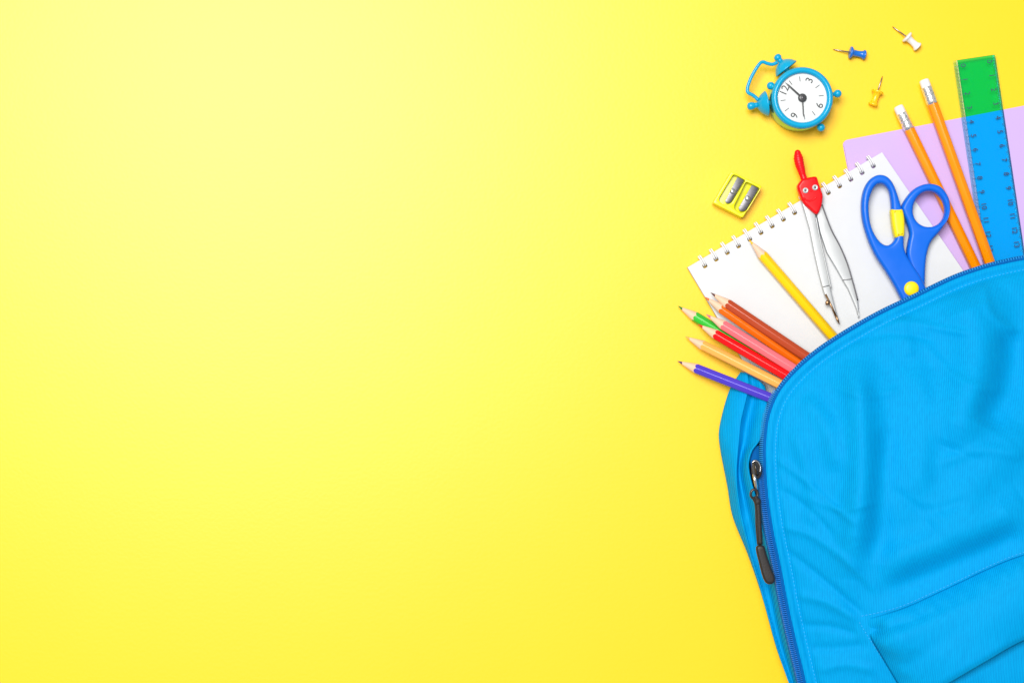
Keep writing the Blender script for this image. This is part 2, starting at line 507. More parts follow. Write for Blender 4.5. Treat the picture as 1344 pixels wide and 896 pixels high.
# left side panel with a padded outer wall, a ridge seam and the zipper-side wall
ST = [  # outer silhouette (x,y,z) | ridge | valley | zipper-side rim
    ((972, 488, .008), (982, 489, .014), (991, 495, .015), (1004, 506, .016)),
    ((963, 502, .009), (983, 506, .016), (992, 512, .015), (1007, 519, .020)),
    ((956, 517, .010), (980, 522, .019), (990, 527, .017), (1006, 533, .026)),
    ((948, 545, .011), (973, 551, .022), (984, 553, .019), (1003, 552, .031)),
    ((944, 569, .012), (970, 578, .024), (980, 578, .021), (997, 575, .033)),
    ((946, 591, .012), (968, 598, .025), (975, 598, .022), (986, 590, .034)),
    ((950, 613, .012), (967, 618, .025), (973, 617, .022), (981, 610, .034)),
    ((955, 639, .012), (968, 640, .025), (976, 640, .022), (985, 632, .035)),
    ((962, 678, .012), (974, 676, .022), (984, 672, .022), (993, 660, .036)),
    ((981, 726, .012), (986, 722, .020), (996, 716, .022), (1003, 706, .038)),
    ((1000, 782, .012), (1003, 779, .020), (1012, 774, .022), (1018, 766, .038)),
    ((1018, 847, .012), (1021, 845, .020), (1028, 842, .022), (1034, 836, .038)),
    ((1035, 895, .012), (1037, 893, .020), (1043, 890, .022), (1047, 884, .038)),
    ((1056, 955, .012), (1057, 953, .020), (1060, 951, .022), (1061, 946, .038)),
]
rows = []
cols = list(zip(*ST))
sm = [np.array(catmull([tuple(p) for p in c], 8, False)) for c in cols]
ns = len(sm[0])
for i in range(ns):
    o, r_, v_, z_ = sm[0][i], sm[1][i], sm[2][i], sm[3][i]
    base = np.array([o[0] + 9, o[1] + 2, 0.0004])
    low = np.array([o[0] + 2, o[1] + 0.5, 0.004])
    row = catmull([tuple(base), tuple(low), tuple(o), tuple(o * .45 + r_ * .55 + np.array([0, 0, .0022])), tuple(r_ + np.array([-1.2, 0, .0006])), tuple(r_ + np.array([0.8, 0, -.0006])),
                   tuple(v_ + np.array([-2.5, 0, -.0012])), tuple(v_ * .5 + z_ * .5 + np.array([0, 0, .0015])), tuple(z_)], 5, False)
    rows.append(row)
G = np.array(rows)
wr = 0.0003 * np.sin(G[:, :, 1] / 9.0 + 1.4 * np.sin(G[:, :, 0] / 13.0)) + 0.0002 * np.sin(G[:, :, 1] / 4.6 + G[:, :, 0] / 8.0)
wr *= np.clip(np.arange(G.shape[1]) / 8.0, 0, 1)[None] * np.clip((G.shape[1] - 1 - np.arange(G.shape[1])) / 6.0, 0, 1)[None]
side = part("side_panel", sheet(G[:, :, 0], G[:, :, 1], G[:, :, 2] + wr), M_CLOTH, bag)
so = side.modifiers.new("cloth_thickness", 'SOLIDIFY'); so.thickness = 0.0012; so.offset = -1

# the rest of the bag's wall, mostly beyond the frame
wall_idx = run(i_bot - 2, i_right)
bz = zip_z(OUT[:, 0], OUT[:, 1]); WX = []; WY = []; WZ = []
r2 = ring_offset(-9.0); r3 = ring_offset(-14.0)
for i in wall_idx:
    WX.append([OUT[i, 0], r2[i, 0], r3[i, 0], r3[i, 0], r2[i, 0]]); WY.append([OUT[i, 1], r2[i, 1], r3[i, 1], r3[i, 1], r2[i, 1]])
    WZ.append([bz[i] - .0002, bz[i] - .006, bz[i] - .018, .006, .0005])
part("side_panel", sheet(np.array(WX), np.array(WY), np.array(WZ)), M_CLOTH, bag)

# back panel lying on the table and the dark lining seen through the slit
bk = [(sm[0][i][0] + 9, sm[0][i][1] + 2) for i in range(14, ns, 6)] + [tuple(r2[i]) for i in wall_idx[::8]] + [(1600, 560), (1200, 560), (1010, 545)]
mb = MB(); mb.add([B(x, y, 0.0006) for x, y in bk], [tuple(range(len(bk)))], False)
part("back_panel", mb, M_CLOTH, bag)
LX = np.array([[990, 998, 1012, 1030], [982, 992, 1008, 1022], [974, 984, 1000, 1012], [976, 988, 1002, 1014], [978, 990, 1004, 1016], [984, 994, 1006, 1020]], float)
LY = np.array([[532, 530, 530, 530], [546, 545, 545, 545], [568, 566, 566, 566], [590, 590, 590, 590], [620, 622, 622, 622], [670, 668, 668, 668]], float)
LZ = np.array([[.002, .002, .002, .002], [.008, .008, .009, .011]] + [[.018, .016, .016, .020]] * 4, float)
part("lining", sheet(LX, LY, LZ), M_LINING, bag)
# loose end of zipper tape showing in the slit above the slider
part("zipper_tape", sheet(np.array([[983, 990, 996], [984, 991, 997], [986, 992, 999], [988, 993, 1000]], float),
                          np.array([[588, 586, 584], [600, 599, 598], [612, 611, 610], [626, 626, 626]], float),
                          np.array([[.030, .031, .030]] * 4, float)), M_TAPE, bag)

# slider, puller and grip
def zb(p, z): return B(p[0], p[1], z)
sl = MB()
prof = [(986.5, 606), (990, 603), (995, 604), (999, 610), (999.5, 620), (996, 627), (990, 627), (986.5, 620)]
o_ = B(993, 615, 0.044)
loop = [((B(x, y, 0.044) - o_).x, (B(x, y, 0.044) - o_).y) for x, y in catmull(prof, 4)]
sl.join(plate(loop, [], 0, 0.0022, 0.0007), Matrix.Translation(o_))
sl.join(tube([zb((990, 607), .0462), zb((990.5, 609), .0486), zb((993.5, 619), .0486), zb((994, 623), .0462)], 0.0009, 8))
slider = part("zipper_slider", sl, M_BLACK, bag)
rim = tube([zb(p, .0466) for p in catmull([(987.5, 607), (990.5, 604.5), (995, 606), (998, 612), (997.5, 619)], 4, False)], 0.00045, 6)
part("slider_rim", rim, M_STEEL, slider)
pl = MB()
pl.join(tube([zb((989.5, 622), .0480), zb((991, 630), .0482), zb((993.5, 642), .0476)], 0.0011, 8, flat=0.6))
pull = part("pull_tab", pl, M_STEEL, bag)
rg = tube([zb((990 + 4.6 * math.cos(a), 648 + 6.0 * math.sin(a)), .0474) for a in np.linspace(0, 2 * PI, 20)[:-1]], 0.0009, 7, closed=True)
part("pull_ring", rg, M_BLACK, pull)
cd = MB()
cd.join(tube([zb(p, .0472) for p in catmull([(991, 651), (994, 657), (995.5, 670), (996.5, 690), (998, 714)], 5, False)], 0.0017, 8))
cd.join(tube([zb(p, .0468) for p in catmull([(989, 652), (993, 660), (994, 672), (994.5, 690), (996.5, 714)], 5, False)], 0.0015, 8))
cd.join(sphere(zb((994.5, 658), .0474), 0.0023, sc=(1, 1.2, .8)))
part("pull_cord", cd, M_CORD, pull)
gp = [(991.5, 717), (1001.5, 715), (1006, 728), (1012, 745), (1016.5, 757), (1014, 764), (1006.5, 765), (1001, 758), (995.5, 738)]
o_ = B(1004, 740, 0.046)
loop = [((B(x, y, 0.046) - o_).x, (B(x, y, 0.046) - o_).y) for x, y in catmull(gp, 5)]
gm = MB(); gm.join(plate(loop, [], 0, 0.0046, 0.002, 5), Matrix.Translation(o_))
grip = part("pull_grip", gm, M_GRIP, pull)

# front pocket: body and a flap whose lower edge hangs over it
def band(top, bot, n, m, zoff, left_drop=True):
    T = polyline_sample(catmull(top, 12, False), 1.0); Bm = polyline_sample(catmull(bot, 12, False), 1.0)
    ti = np.linspace(0, len(T) - 1, n); bi = np.linspace(0, len(Bm) - 1, n)
    Tx = np.stack([np.interp(ti, np.arange(len(T)), T[:, k]) for k in (0, 1)], 1)
    Bx = np.stack([np.interp(bi, np.arange(len(Bm)), Bm[:, k]) for k in (0, 1)], 1)
    v = np.linspace(0, 1, m)
    X = Tx[:, None, 0] * (1 - v) + Bx[:, None, 0] * v; Y = Tx[:, None, 1] * (1 - v) + Bx[:, None, 1] * v
    D = edge_dist(X, Y); Z = panel_z(X, Y, D)
    U = np.linspace(0, 1, n)[:, None] * np.ones_like(X)
    return X, Y, Z + zoff(X, Y, U, v[None] * np.ones_like(X))
top = [(1131, 813), (1160, 807), (1192, 797), (1251, 770), (1302, 746), (1343, 730), (1420, 708), (1520, 696), (1600, 700)]
bot = [(1190, 912), (1215, 911), (1242, 896), (1295, 865), (1341, 839), (1420, 806), (1520, 786), (1612, 792)]
def puff(X, Y, U, V):
    w = U * 480; q = V * 100
    rc_ = 44.0
    dc = rc_ - np.hypot(np.clip(rc_ - w, 0, None), np.clip(rc_ - q, 0, None))
    dd = np.where((w < rc_) & (q < rc_), dc, np.minimum(w, q))
    base = np.where(dd > 0, 0.0150 * (1 - np.exp(-dd / 24.0)) + 0.0005, 0.0005 + dd * 0.0003)
    base = base + 0.0007 * np.sin(w / 4.1 + 1.2 * np.sin(w / 17.0)) * np.exp(-((q - 12) / 9.0) ** 2) + 0.0008 * np.sin(q / 4.7 + 0.7) * np.exp(-((w - 11) / 9.0) ** 2)
    lip = -0.0022 * np.exp(-((1 - V) * 100 / 3.5) ** 2)
    fold = 0.0020 * np.exp(-((q - 30 + 0.05 * w) / 12.0) ** 2) * np.exp(-w / 130.0) - 0.0034 * np.exp(-((q - 15 - 0.03 * w) / 7.0) ** 2) * np.exp(-w / 70.0)
    fold += -0.0026 * np.exp(-((q - 62 + 0.10 * w) / 10.0) ** 2) * np.exp(-w / 60.0) + 0.0012 * np.sin(w / 26.0 + q / 33.0)
    return base + lip + fold * np.clip(w / 8, 0, 1)
flap = part("pocket_flap", sheet(*band(top, bot, 150, 50, puff)), M_CLOTH, bag)
sf = flap.modifiers.new("cloth_thickness", 'SOLIDIFY'); sf.thickness = 0.0016; sf.offset = -1
ptop = [(1176, 880), (1215, 874), (1242, 866), (1295, 836), (1341, 812), (1420, 782), (1520, 764), (1618, 770)]
pbot = [(1240, 1060), (1260, 1066), (1290, 1070), (1340, 1072), (1400, 1070), (1480, 1062), (1560, 1050), (1640, 1020)]
def puff2(X, Y, U, V):
    w = U * 450; q = V * 190
    return 0.0052 * (1 - np.exp(-(w + .5) / 12.0)) * (1 - np.exp(-((1 - V) * 190 + 0.5) / 14.0)) - 0.004 * np.exp(-q / 18.0) + 0.0005
part("front_pocket", sheet(*band(ptop, pbot, 110, 50, puff2)), M_CLOTH, bag)
tl = np.array(catmull(top, 12, False))
part("stitching", stitches(tl + np.array([-1, -5.0]), lambda p: zpan(p), 3.4, 1.8), M_THREAD, bag, "stuff")
part("stitching", stitches([(1128, 816), (1140, 836), (1157, 862), (1176, 890), (1192, 915)], zpan, 3.0, 1.8), M_THREAD, bag, "stuff")

# ------------------------------------------------------------------ pencils
def hexr(a, rin):
    m = (a % (PI / 3)) - PI / 6
    return 0.36 * rin * 1.06 + 0.64 * rin / math.cos(m)

def pencil_barrel(rin, x_of, x_end, n=48, roll=0.0):
    mb = MB(); vs = []; fs = []
    for k in range(n):
        a = 2 * PI * k / n; r = hexr(a, rin)
        x0 = x_of(r)
        for x, rr in ((x0, r), (x0 + 0.0004, r), (x_end - 0.0005, r), (x_end, r * 0.93)):
            vs.append((x, rr * math.cos(a + roll), rr * math.sin(a + roll)))
    for k in range(n):
        j = (k + 1) % n
        for q in range(3): fs.append((k * 4 + q, k * 4 + q + 1, j * 4 + q + 1, j * 4 + q))
    fs.append(tuple(k * 4 + 3 for k in range(n)))
    return mb.add(vs, fs)

def coloured_pencil(label, colour, lead, tip, end, length=0.118, roll=0.0, rin=0.00335, cone=0.0150):
    a = P(*tip); b = P(*end); d = (b - a).normalized()
    rot = Vector((1, 0, 0)).rotation_difference(d)
    t = thing("coloured_pencil", label, "pencil", a, "sharpened coloured pencils fanning out of the backpack", rot)
    slope = rin * 1.1 / cone
    xo = lambda r: r / slope
    part("barrel", pencil_barrel(rin, xo, length, 48, roll), colour, t, auto=50)
    xl = 0.0042; n = 48; vs = []; fs = []
    for k in range(n):
        an = 2 * PI * k / n; r = hexr(an, rin)
        jag = 0.00035 * math.sin(an * 3 + 5 * roll + 1)
        for x, rr in ((xl + jag, (xl + jag) * slope), (xo(r) * 1.0 + 0.00005, r * 1.0)):
            vs.append((x, rr * math.cos(an + roll), rr * math.sin(an + roll)))
    for k in range(n):
        j = (k + 1) % n; fs.append((k * 2, k * 2 + 1, j * 2 + 1, j * 2))
    part("sharpened_wood", MB().add(vs, fs), M_WOOD, t)
    prof = [(0.0, 0.0005), (0.00018, 0.0006), (0.00028, 0.0010), ((xl + .0006) * slope * 0.97, xl + .0006)]
    ld = lathe(prof, 16); lm = MB(); lm.join(ld, Vector((0, 0, 1)).rotation_difference(Vector((1, 0, 0))).to_matrix().to_4x4())
    part("lead", lm, lead, t)
    return t

def leadmat(n, c): return mat(n, c, 0.5, spec=0.4, var=0.12, vscale=900)
GRP = [
    ("violet pencil lowest of the fan, crossing the backpack's side panel", (0.070, 0.042, 0.50), (0.07, 0.035, 0.12), (888.5, 473.5, .0042), (1007.6, 520.5, .0245), 0.45),
    ("pale orange pencil lying between the violet and the red pencils", (0.86, 0.40, 0.085), (0.75, 0.38, 0.09), (898.5, 441, .0050), (1017, 501, .0250), 0.35),
    ("red pencil lying between the pink and the pale orange pencils", (0.72, 0.004, 0.006), (0.60, 0.02, 0.01), (915.5, 425, .0100), (1024.5, 488.6, .0270), 0.4),
    ("green pencil half hidden under the pink and red pencils", (0.03, 0.46, 0.03), (0.02, 0.20, 0.02), (889, 401, .0042), (1006, 474, .0140), 0.2),
    ("pink pencil lying between the red and the bright orange pencils", (0.80, 0.150, 0.175), (0.75, 0.11, 0.24), (926, 412, .0130), (1032, 478, .0280), 0.5),
    ("bright orange pencil tucked between the brown and the pink pencils", (0.82, 0.14, 0.004), (0.62, 0.13, 0.02), (924, 389, .0105), (1042, 470.5, .0200), 0.6),
    ("reddish brown pencil topmost of the fan on the white notepad", (0.43, 0.058, 0.016), (0.11, 0.035, 0.03), (932, 383.5, .0125), (1049, 462, .0262), 0.36),
]
for i, (lab, c, lc, tp, en, roll) in enumerate(GRP):
    coloured_pencil(lab, paint("pencil_paint_%d" % i, c), leadmat("pencil_lead_%d" % i, lc), tp, en, roll=roll)
coloured_pencil("lone yellow pencil lying across the white notepad", paint("pencil_paint_yellow", (0.93, 0.56, 0.0)), leadmat("pencil_lead_yellow", (0.80, 0.45, 0.01)),
                (982.5, 314, .0112), (1085, 433, .0130), length=0.100, roll=0.3)

# graphite pencils with erasers
M_HB = paint("orange_lacquer", (0.93, 0.27, 0.0))
M_ERASER = mat("white_rubber", (0.76, 0.75, 0.75), 0.8, spec=0.2, var=0.03, bump=0.15, bscale=1200)
def ferrule_material():
    m = mat("embossed_ferrule", (0.78, 0.78, 0.79), 0.28, metal=0.8, rvar=0.0)
    nt = m.node_tree; N = nt.nodes; L = nt.links; b = N["Principled BSDF"]
    v = N.new("ShaderNodeTexVoronoi"); v.inputs["Scale"].default_value = 620
    tc = N.new("ShaderNodeTexCoord"); L.new(tc.outputs["Object"], v.inputs["Vector"])
    r = N.new("ShaderNodeValToRGB"); r.color_ramp.elements[0].color = (0.30, 0.30, 0.31, 1); r.color_ramp.elements[0].position = 0.10
    r.color_ramp.elements[1].color = (0.84, 0.84, 0.85, 1); r.color_ramp.elements[1].position = 0.42
    L.new(v.outputs["Distance"], r.inputs[0]); L.new(r.outputs[0], b.inputs["Base Color"])
    bp = N.new("ShaderNodeBump"); bp.inputs["Strength"].default_value = 0.5; bp.inputs["Distance"].default_value = 0.0004
    L.new(v.outputs["Distance"], bp.inputs["Height"]); L.new(bp.outputs[0], b.inputs["Normal"])
    return m
M_FERRULE = ferrule_material()
def graphite_pencil(label, tip, end, roll):
    a = P(*tip); b = P(*end); d = (b - a).normalized()
    t = thing("graphite_pencil", label, "pencil", a, "orange pencils with white erasers", Vector((1, 0, 0)).rotation_difference(d))
    rx = Vector((0, 0, 1)).rotation_difference(Vector((1, 0, 0))).to_matrix().to_4x4()
    fx = 0.0185
    part("barrel", pencil_barrel(0.0034, lambda r: fx - 0.0006, 0.140, 48, roll), M_HB, t, auto=50)
    f = [(0.0033, 0.0058), (0.0037, 0.0058), (0.0038, 0.0064), (0.0037, 0.0072)]
    for k in range(4):
        z = 0.0082 + k * 0.0009; f += [(0.00370, z), (0.00385, z + .0003), (0.00370, z + .0006)]
    f += [(0.0037, 0.0130), (0.0037, 0.0140), (0.00385, 0.0146), (0.0037, 0.0152), (0.00385, 0.0160), (0.0037, 0.0168), (0.0037, fx), (0.0034, fx)]
    fm = MB(); fm.join(lathe(f, 40), rx); part("ferrule", fm, M_FERRULE, t)
    e = [(0, 0), (0.0022, 0.0001), (0.0031, 0.0006), (0.0034, 0.0016), (0.00345, 0.0064)]
    em = MB(); em.join(lathe(e, 40), rx); part("eraser", em, M_ERASER, t)
graphite_pencil("orange pencil with white eraser passing under the blue scissors handle", (1178.3, 139.0, .0072), (1280.0, 350.0, .0074), 0.42)
graphite_pencil("orange pencil with white eraser lying along the blue ruler's edge", (1212.2, 104.5, .0080), (1298.0, 342.5, .0108), 0.48)

# ------------------------------------------------------------------ lilac exercise book
fr = Frame(1225, 250, 0.0035)
bk = thing("exercise_book", "lilac exercise book under the white notepad and the blue ruler", "notebook", fr.loc)
ux, uy = np.array([213, -41.0]) / math.hypot(213, 41), np.array([41, 213.0]) / math.hypot(213, 41)
TL = np.array([1106.5, 184.5])
def bkp(u, v): return tuple(TL + ux * u + uy * v)
rc = 6.0
outl = [bkp(rc * (1 - math.sin(a)), rc * (1 - math.cos(a))) for a in np.linspace(0, PI / 2, 6)] + [bkp(0, 300), bkp(300, 300)] + [bkp(300 - rc * (1 - math.cos(a)), rc * (1 - math.sin(a))) for a in np.linspace(0, PI / 2, 6)]
part("cover", plate(fr.loop(outl), [], 0.0029, 0.0034, 0.0002, 2), M_LILAC, bk, auto=10)
ins = [bkp(1.6, 1.6), bkp(1.6, 298), bkp(298, 298), bkp(298, 1.6)]
part("pages", plate(fr.loop(ins), [], 0.0005, 0.00285, 0.0002, 1), M_PAPER, bk, auto=5)
part("cover", plate(fr.loop(outl), [], 0.0, 0.00046, 0.0002, 2), M_LILAC, bk, auto=10)

# ------------------------------------------------------------------ spiral notepad
fr = Frame(903, 351, 0.006, 0.0006)
npd = thing("spiral_notepad", "white spiral notepad with a wire bound upper edge under the drawing compass", "notepad", fr.loc,
            rot=Matrix.Rotation(-math.radians(1.35), 4, 'Y').to_quaternion())
A0 = np.array([902.8, 350.8]); A1 = np.array([1156.8, 200.4])
e1 = (A1 - A0) / np.linalg.norm(A1 - A0); e2 = np.array([-e1[1], e1[0]])
Lw = np.linalg.norm(A1 - A0)
def npx(u, v): return A0 + e1 * u + e2 * v
rightdir = np.array([104.5, 153.3]); rightdir /= np.linalg.norm(rightdir)
outl = [tuple(npx(0, 0)), tuple(npx(0, 205)), tuple(A1 + rightdir * 215), tuple(A1)]
holes = []; HU = [20.6 + 17.05 * i for i in range(16)]
for u in HU:
    hl = []
    for a in np.linspace(0, 2 * PI, 13)[:-1]:
        c, s_ = math.cos(a), math.sin(a)
        hl.append(tuple(npx(u + 3.1 * math.copysign(abs(c) ** 0.6, c), 9.8 + 3.0 * math.copysign(abs(s_) ** 0.6, s_))))
    holes.append(fr.loop(hl))
TH = 0.0046
part("page", plate(fr.loop(outl), holes, TH - 0.00016, TH, 0.00004, 1), M_PAPER, npd, auto=5)
def shifted(dx, dy): return fr.loop([(x + dx, y + dy) for x, y in outl])
part("page_block", plate(fr.loop([tuple(npx(0.4, 0.3)), tuple(npx(0.4, 205)), tuple(A1 + rightdir * 215 - e1 * 1.2), tuple(A1 - e1 * 0.9 + e2 * 0.3)]), holes, 0.0008, TH - 0.0002, 0.0001, 1), M_PAPER, npd, auto=5)
M_BOARD = mat("grey_board", (0.30, 0.27, 0.22), 0.8, var=0.1)
part("backing_board", plate(fr.loop(outl), holes, 0.0, 0.00075, 0.0001, 1), M_BOARD, npd, auto=5)
ring = MB(); k = fr.k
dirv = Vector((e2[0], -e2[1], 0)); alv = Vector((e1[0], -e1[1], 0))
for off in (-1.25, 1.25):
    pts = []
    for a in np.linspace(-0.35, PI + 1.0, 22):
        pts.append(dirv * ((2.2 + 7.4 * math.cos(a)) * k) + alv * (off * k) + Vector((0, 0, 0.0040 + 0.0026 * math.sin(a))))
    ring.join(tube(pts, 0.00048, 6))
ring_me = ring.mesh("binding_ring"); ring_me.materials.append(M_WIRE)
for u in HU:
    o = bpy.data.objects.new("binding_ring", ring_me); COL.objects.link(o); o.parent = npd
    x, y = fr.xy(*npx(u, 0)); o.location = (x, y, 0)

# ------------------------------------------------------------------ ruler
fr = Frame(1279, 76, 0.005, 0.0036)
rul = thing("ruler", "translucent blue plastic ruler with centimetre marks on both long edges", "ruler", fr.loc,
            rot=Matrix.Rotation(math.radians(8.45), 4, 'Z').to_quaternion())
kk = fr.k; cm = 18.6 * kk; W = 56.0 * kk; RL = 17.2 * cm
def plastic(name, tint, gl):
    m = bpy.data.materials.new(name); m.use_nodes = True; nt = m.node_tree; N = nt.nodes; L = nt.links
    N.remove(N["Principled BSDF"]); out = N["Material Output"]
    t = N.new("ShaderNodeBsdfTransparent"); t.inputs[0].default_value = (*tint, 1)
    g = N.new("ShaderNodeBsdfGlossy"); g.inputs["Roughness"].default_value = 0.08
    f = N.new("ShaderNodeFresnel"); f.inputs[0].default_value = gl
    nz = N.new("ShaderNodeTexNoise"); nz.inputs["Scale"].default_value = 50
    d = N.new("ShaderNodeBsdfDiffuse"); d.inputs[0].default_value = (tint[0] * .1, tint[1] * 0.5, tint[2], 1)
    m1 = N.new("ShaderNodeMixShader"); m1.inputs[0].default_value = 0.012
    L.new(t.outputs[0], m1.inputs[1]); L.new(d.outputs[0], m1.inputs[2])
    mx = N.new("ShaderNodeMixShader"); L.new(f.outputs[0], mx.inputs[0]); L.new(m1.outputs[0], mx.inputs[1]); L.new(g.outputs[0], mx.inputs[2])
    L.new(mx.outputs[0], out.inputs["Surface"])
    return m
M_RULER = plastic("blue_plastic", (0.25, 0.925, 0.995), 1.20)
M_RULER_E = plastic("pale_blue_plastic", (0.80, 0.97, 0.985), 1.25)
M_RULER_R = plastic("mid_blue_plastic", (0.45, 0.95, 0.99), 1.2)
M_PRINT = mat("navy_print", (0.012, 0.03, 0.10), 0.5)
be = 4.6 * kk; tz = 0.0022
def prism(x0, x1, za, zb_, y0, y1):   # slab between x0 (top za) and x1 (top zb)
    mb = MB()
    return mb.add([(x0, y0, 0), (x1, y0, 0), (x1, y1, 0), (x0, y1, 0), (x0, y0, za), (x1, y0, zb_), (x1, y1, zb_), (x0, y1, za)],
                  [(0, 3, 2, 1), (4, 5, 6, 7), (0, 1, 5, 4), (1, 2, 6, 5), (2, 3, 7, 6), (3, 0, 4, 7)], False)
part("blade", prism(-W / 2 + be, W / 2 - be * .6, tz, tz, -RL, 0), M_RULER, rul)
part("bevelled_edge", prism(-W / 2, -W / 2 + be - 0.00003, 0.0007, tz - 0.00004, -RL, 0), M_RULER_E, rul)
part("bevelled_edge", prism(W / 2 - be * .6 + 0.00003, W / 2, tz - 0.00004, 0.0007, -RL, 0), M_RULER_R, rul)
ticks = MB(); y_0 = -0.78 * 18.6 * kk * 0.55
for i in range(0, 161):
    ln = 7.6 if i % 10 == 0 else (5.8 if i % 5 == 0 else 4.2)
    y = y_0 - i * cm / 10; w = 0.00011 if i % 5 else 0.00014
    def ztop(x): return tz if x > -W / 2 + be else 0.0007 + (tz - 0.0007) * (x + W / 2) / be
    x0, x1 = -W / 2 + 0.0004, -W / 2 + ln * kk
    seg = [(x0, min(x1, -W / 2 + be))] + ([(-W / 2 + be, x1)] if x1 > -W / 2 + be else [])
    for a, b in seg:
        za, zb2 = (0.0007 + (tz - 0.0007) * (a + W / 2) / be, 0.0007 + (tz - 0.0007) * (b + W / 2) / be) if b <= -W / 2 + be + 1e-9 else (tz, tz)
        za += 0.00004; zb2 += 0.00004
        ticks.add([(a, y - w, za), (b, y - w, zb2), (b, y + w, zb2), (a, y + w, za)], [(0, 1, 2, 3)], False)
    b2 = be * .6; x1 = W / 2 - 0.0004; x0 = W / 2 - ln * kk
    for a, b in ([(W / 2 - b2, x1)] + ([(x0, W / 2 - b2)] if x0 < W / 2 - b2 else [])):
        f2 = lambda x: (tz if x <= W / 2 - b2 else tz - (tz - 0.0007) * (x - (W / 2 - b2)) / b2) + 0.00004
        ticks.add([(a, y - w, f2(a)), (b, y - w, f2(b)), (b, y + w, f2(b)), (a, y + w, f2(a))], [(0, 1, 2, 3)], False)
part("graduation_marks", ticks, M_PRINT, rul, "stuff")
rotT = Matrix.Rotation(-PI / 2, 4, 'Z')
for i in range(0, 14):
    tm = text_mesh(str(i), 0.0052)
    for x in (-W / 2 + 11.0 * kk, W / 2 - 10.0 * kk):
        q = MB(); q.join(tm, Matrix.Translation(Vector((x, y_0 - i * cm, tz + 0.00009))) @ rotT)
        part("numeral", q, M_PRINT, rul)

# ------------------------------------------------------------------ scissors
def sz(x, y): return (x / 4.978 + 1120, y / 4.978 + 220)
fr = Frame(1185, 320, 0.017, 0.0112)
M_SCIS = mat("blue_handle_plastic", (0.001, 0.125, 0.66), 0.36, spec=0.3, coat=0.0, var=0.03, bump=0.03, bscale=500)
M_SYEL = mat("yellow_insert_plastic", (0.90, 0.70, 0.0), 0.4, spec=0.5, var=0.02)
sci = thing("scissors", "blue handled scissors with yellow grip inset and yellow pivot cap", "scissors", fr.loc)
lo = [(330, 900), (300, 840), (255, 755), (205, 672), (140, 572), (92, 465), (58, 345), (50, 245), (63, 155), (98, 88), (150, 52), (203, 55), (243, 88), (272, 145),
      (298, 225), (316, 290), (322, 370), (324, 450), (326, 520), (346, 578), (398, 658), (440, 724), (470, 790), (500, 880), (480, 960), (380, 980)]
lh = [(96, 262), (104, 195), (128, 135), (160, 107), (200, 114), (230, 155), (243, 225), (248, 300), (258, 390), (272, 452), (252, 492), (216, 509), (174, 490), (132, 432), (106, 360)]
ro = [(318, 252), (366, 172), (428, 122), (500, 105), (572, 126), (620, 190), (634, 262), (618, 335), (572, 408), (512, 478), (484, 552), (472, 640), (468, 760), (466, 850), (450, 900), (410, 860), (405, 760), (378, 660),
      (352, 570), (360, 490), (370, 430), (352, 360), (326, 300)]
rh = [(495 + 106 * math.cos(a) + 4 * math.sin(2 * a), 270 + 118 * math.sin(a)) for a in np.linspace(0, 2 * PI, 25)[:-1]]
cl = lambda pts, n=6: fr.loop([sz(*p) for p in catmull(pts, n)])
part("handle", plate(cl(lo), [cl(lh)], 0.0022, 0.0098, 0.0025, 6), M_SCIS, sci)
part("handle", plate(cl(ro), [cl(rh, 2)], 0.0, 0.0076, 0.0025, 6), M_SCIS, sci)
# recessed satin field and yellow grip sleeve
ins = [(241, 280), (262, 272), (298, 271), (316, 280), (327, 330), (330, 380), (329, 430), (324, 452), (300, 458), (272, 460), (262, 440), (250, 380), (243, 320)]
part("grip_inset", plate(cl(ins), [], 0.0016, 0.0106, 0.0028, 6), M_SYEL, sci)
cap = lathe([(0, .0118), (.0030, .0117), (.0044, .0113), (.0051, .0105), (.0052, .0096)], 32)
cm_ = MB(); x, y = fr.xy(*sz(370, 792)); cm_.join(cap, Matrix.Translation(Vector((x, y, 0)))); part("pivot_cap", cm_, M_SYEL, sci)
x2, y2 = fr.xy(*sz(430, 900))
for sgn, zz in ((0.10, .0040), (-0.02, .0056)):
    d = Vector((0.35 + sgn, -1)).normalized(); n_ = Vector((-d.y, d.x)); o_ = Vector((x2, y2)); L_ = 0.07
    lp = [o_ + n_ * .006, o_ - n_ * .006, o_ + d * L_ * .8 - n_ * .003, o_ + d * L_]
    part("blade", plate([tuple(p) for p in lp], [], zz, zz + .0014, .0003, 2), M_STEEL, sci, auto=40)

# ------------------------------------------------------------------ drawing compass
fr = Frame(1075, 300, 0.014, 0.0078)
com = thing("drawing_compass", "drawing compass with red plastic smiling head and steel legs on the notepad", "compass", fr.loc)
M_RED = mat("red_plastic", (0.74, 0.002, 0.006), 0.32, spec=0.3, coat=0.0, var=0.03, bump=0.05, bscale=400)
def c1(x, y): return (x / 6.4 + 1020, y / 6.4 + 190)
def c2(x, y): return (x / 6.4 + 1040, y / 6.4 + 300)
hd = [(186, 318), (215, 287), (262, 276), (318, 268), (336, 282), (350, 330), (370, 385), (383, 430), (374, 505), (356, 556), (340, 582), (316, 580), (268, 540), (220, 492), (192, 430), (172, 372), (170, 345)]
head = part("head", plate(fr.loop([c1(*p) for p in catmull(hd, 6)]), [], 0.0006, 0.0082, 0.0020, 5), M_RED, com)
sm_ = [(214, 448), (240, 468), (272, 474), (305, 460), (325, 440)]
part("smile_ridge", tube([(*fr.xy(*c1(*p)), 0.0081) for p in catmull(sm_, 6, False)], 0.0007, 8, flat=0.7), M_RED, head)
part("nose_ridge", tube([(*fr.xy(*c1(*p)), 0.0081) for p in catmull([(268, 372), (276, 392), (292, 388)], 6, False)], 0.0005, 8, flat=0.7), M_RED, head)
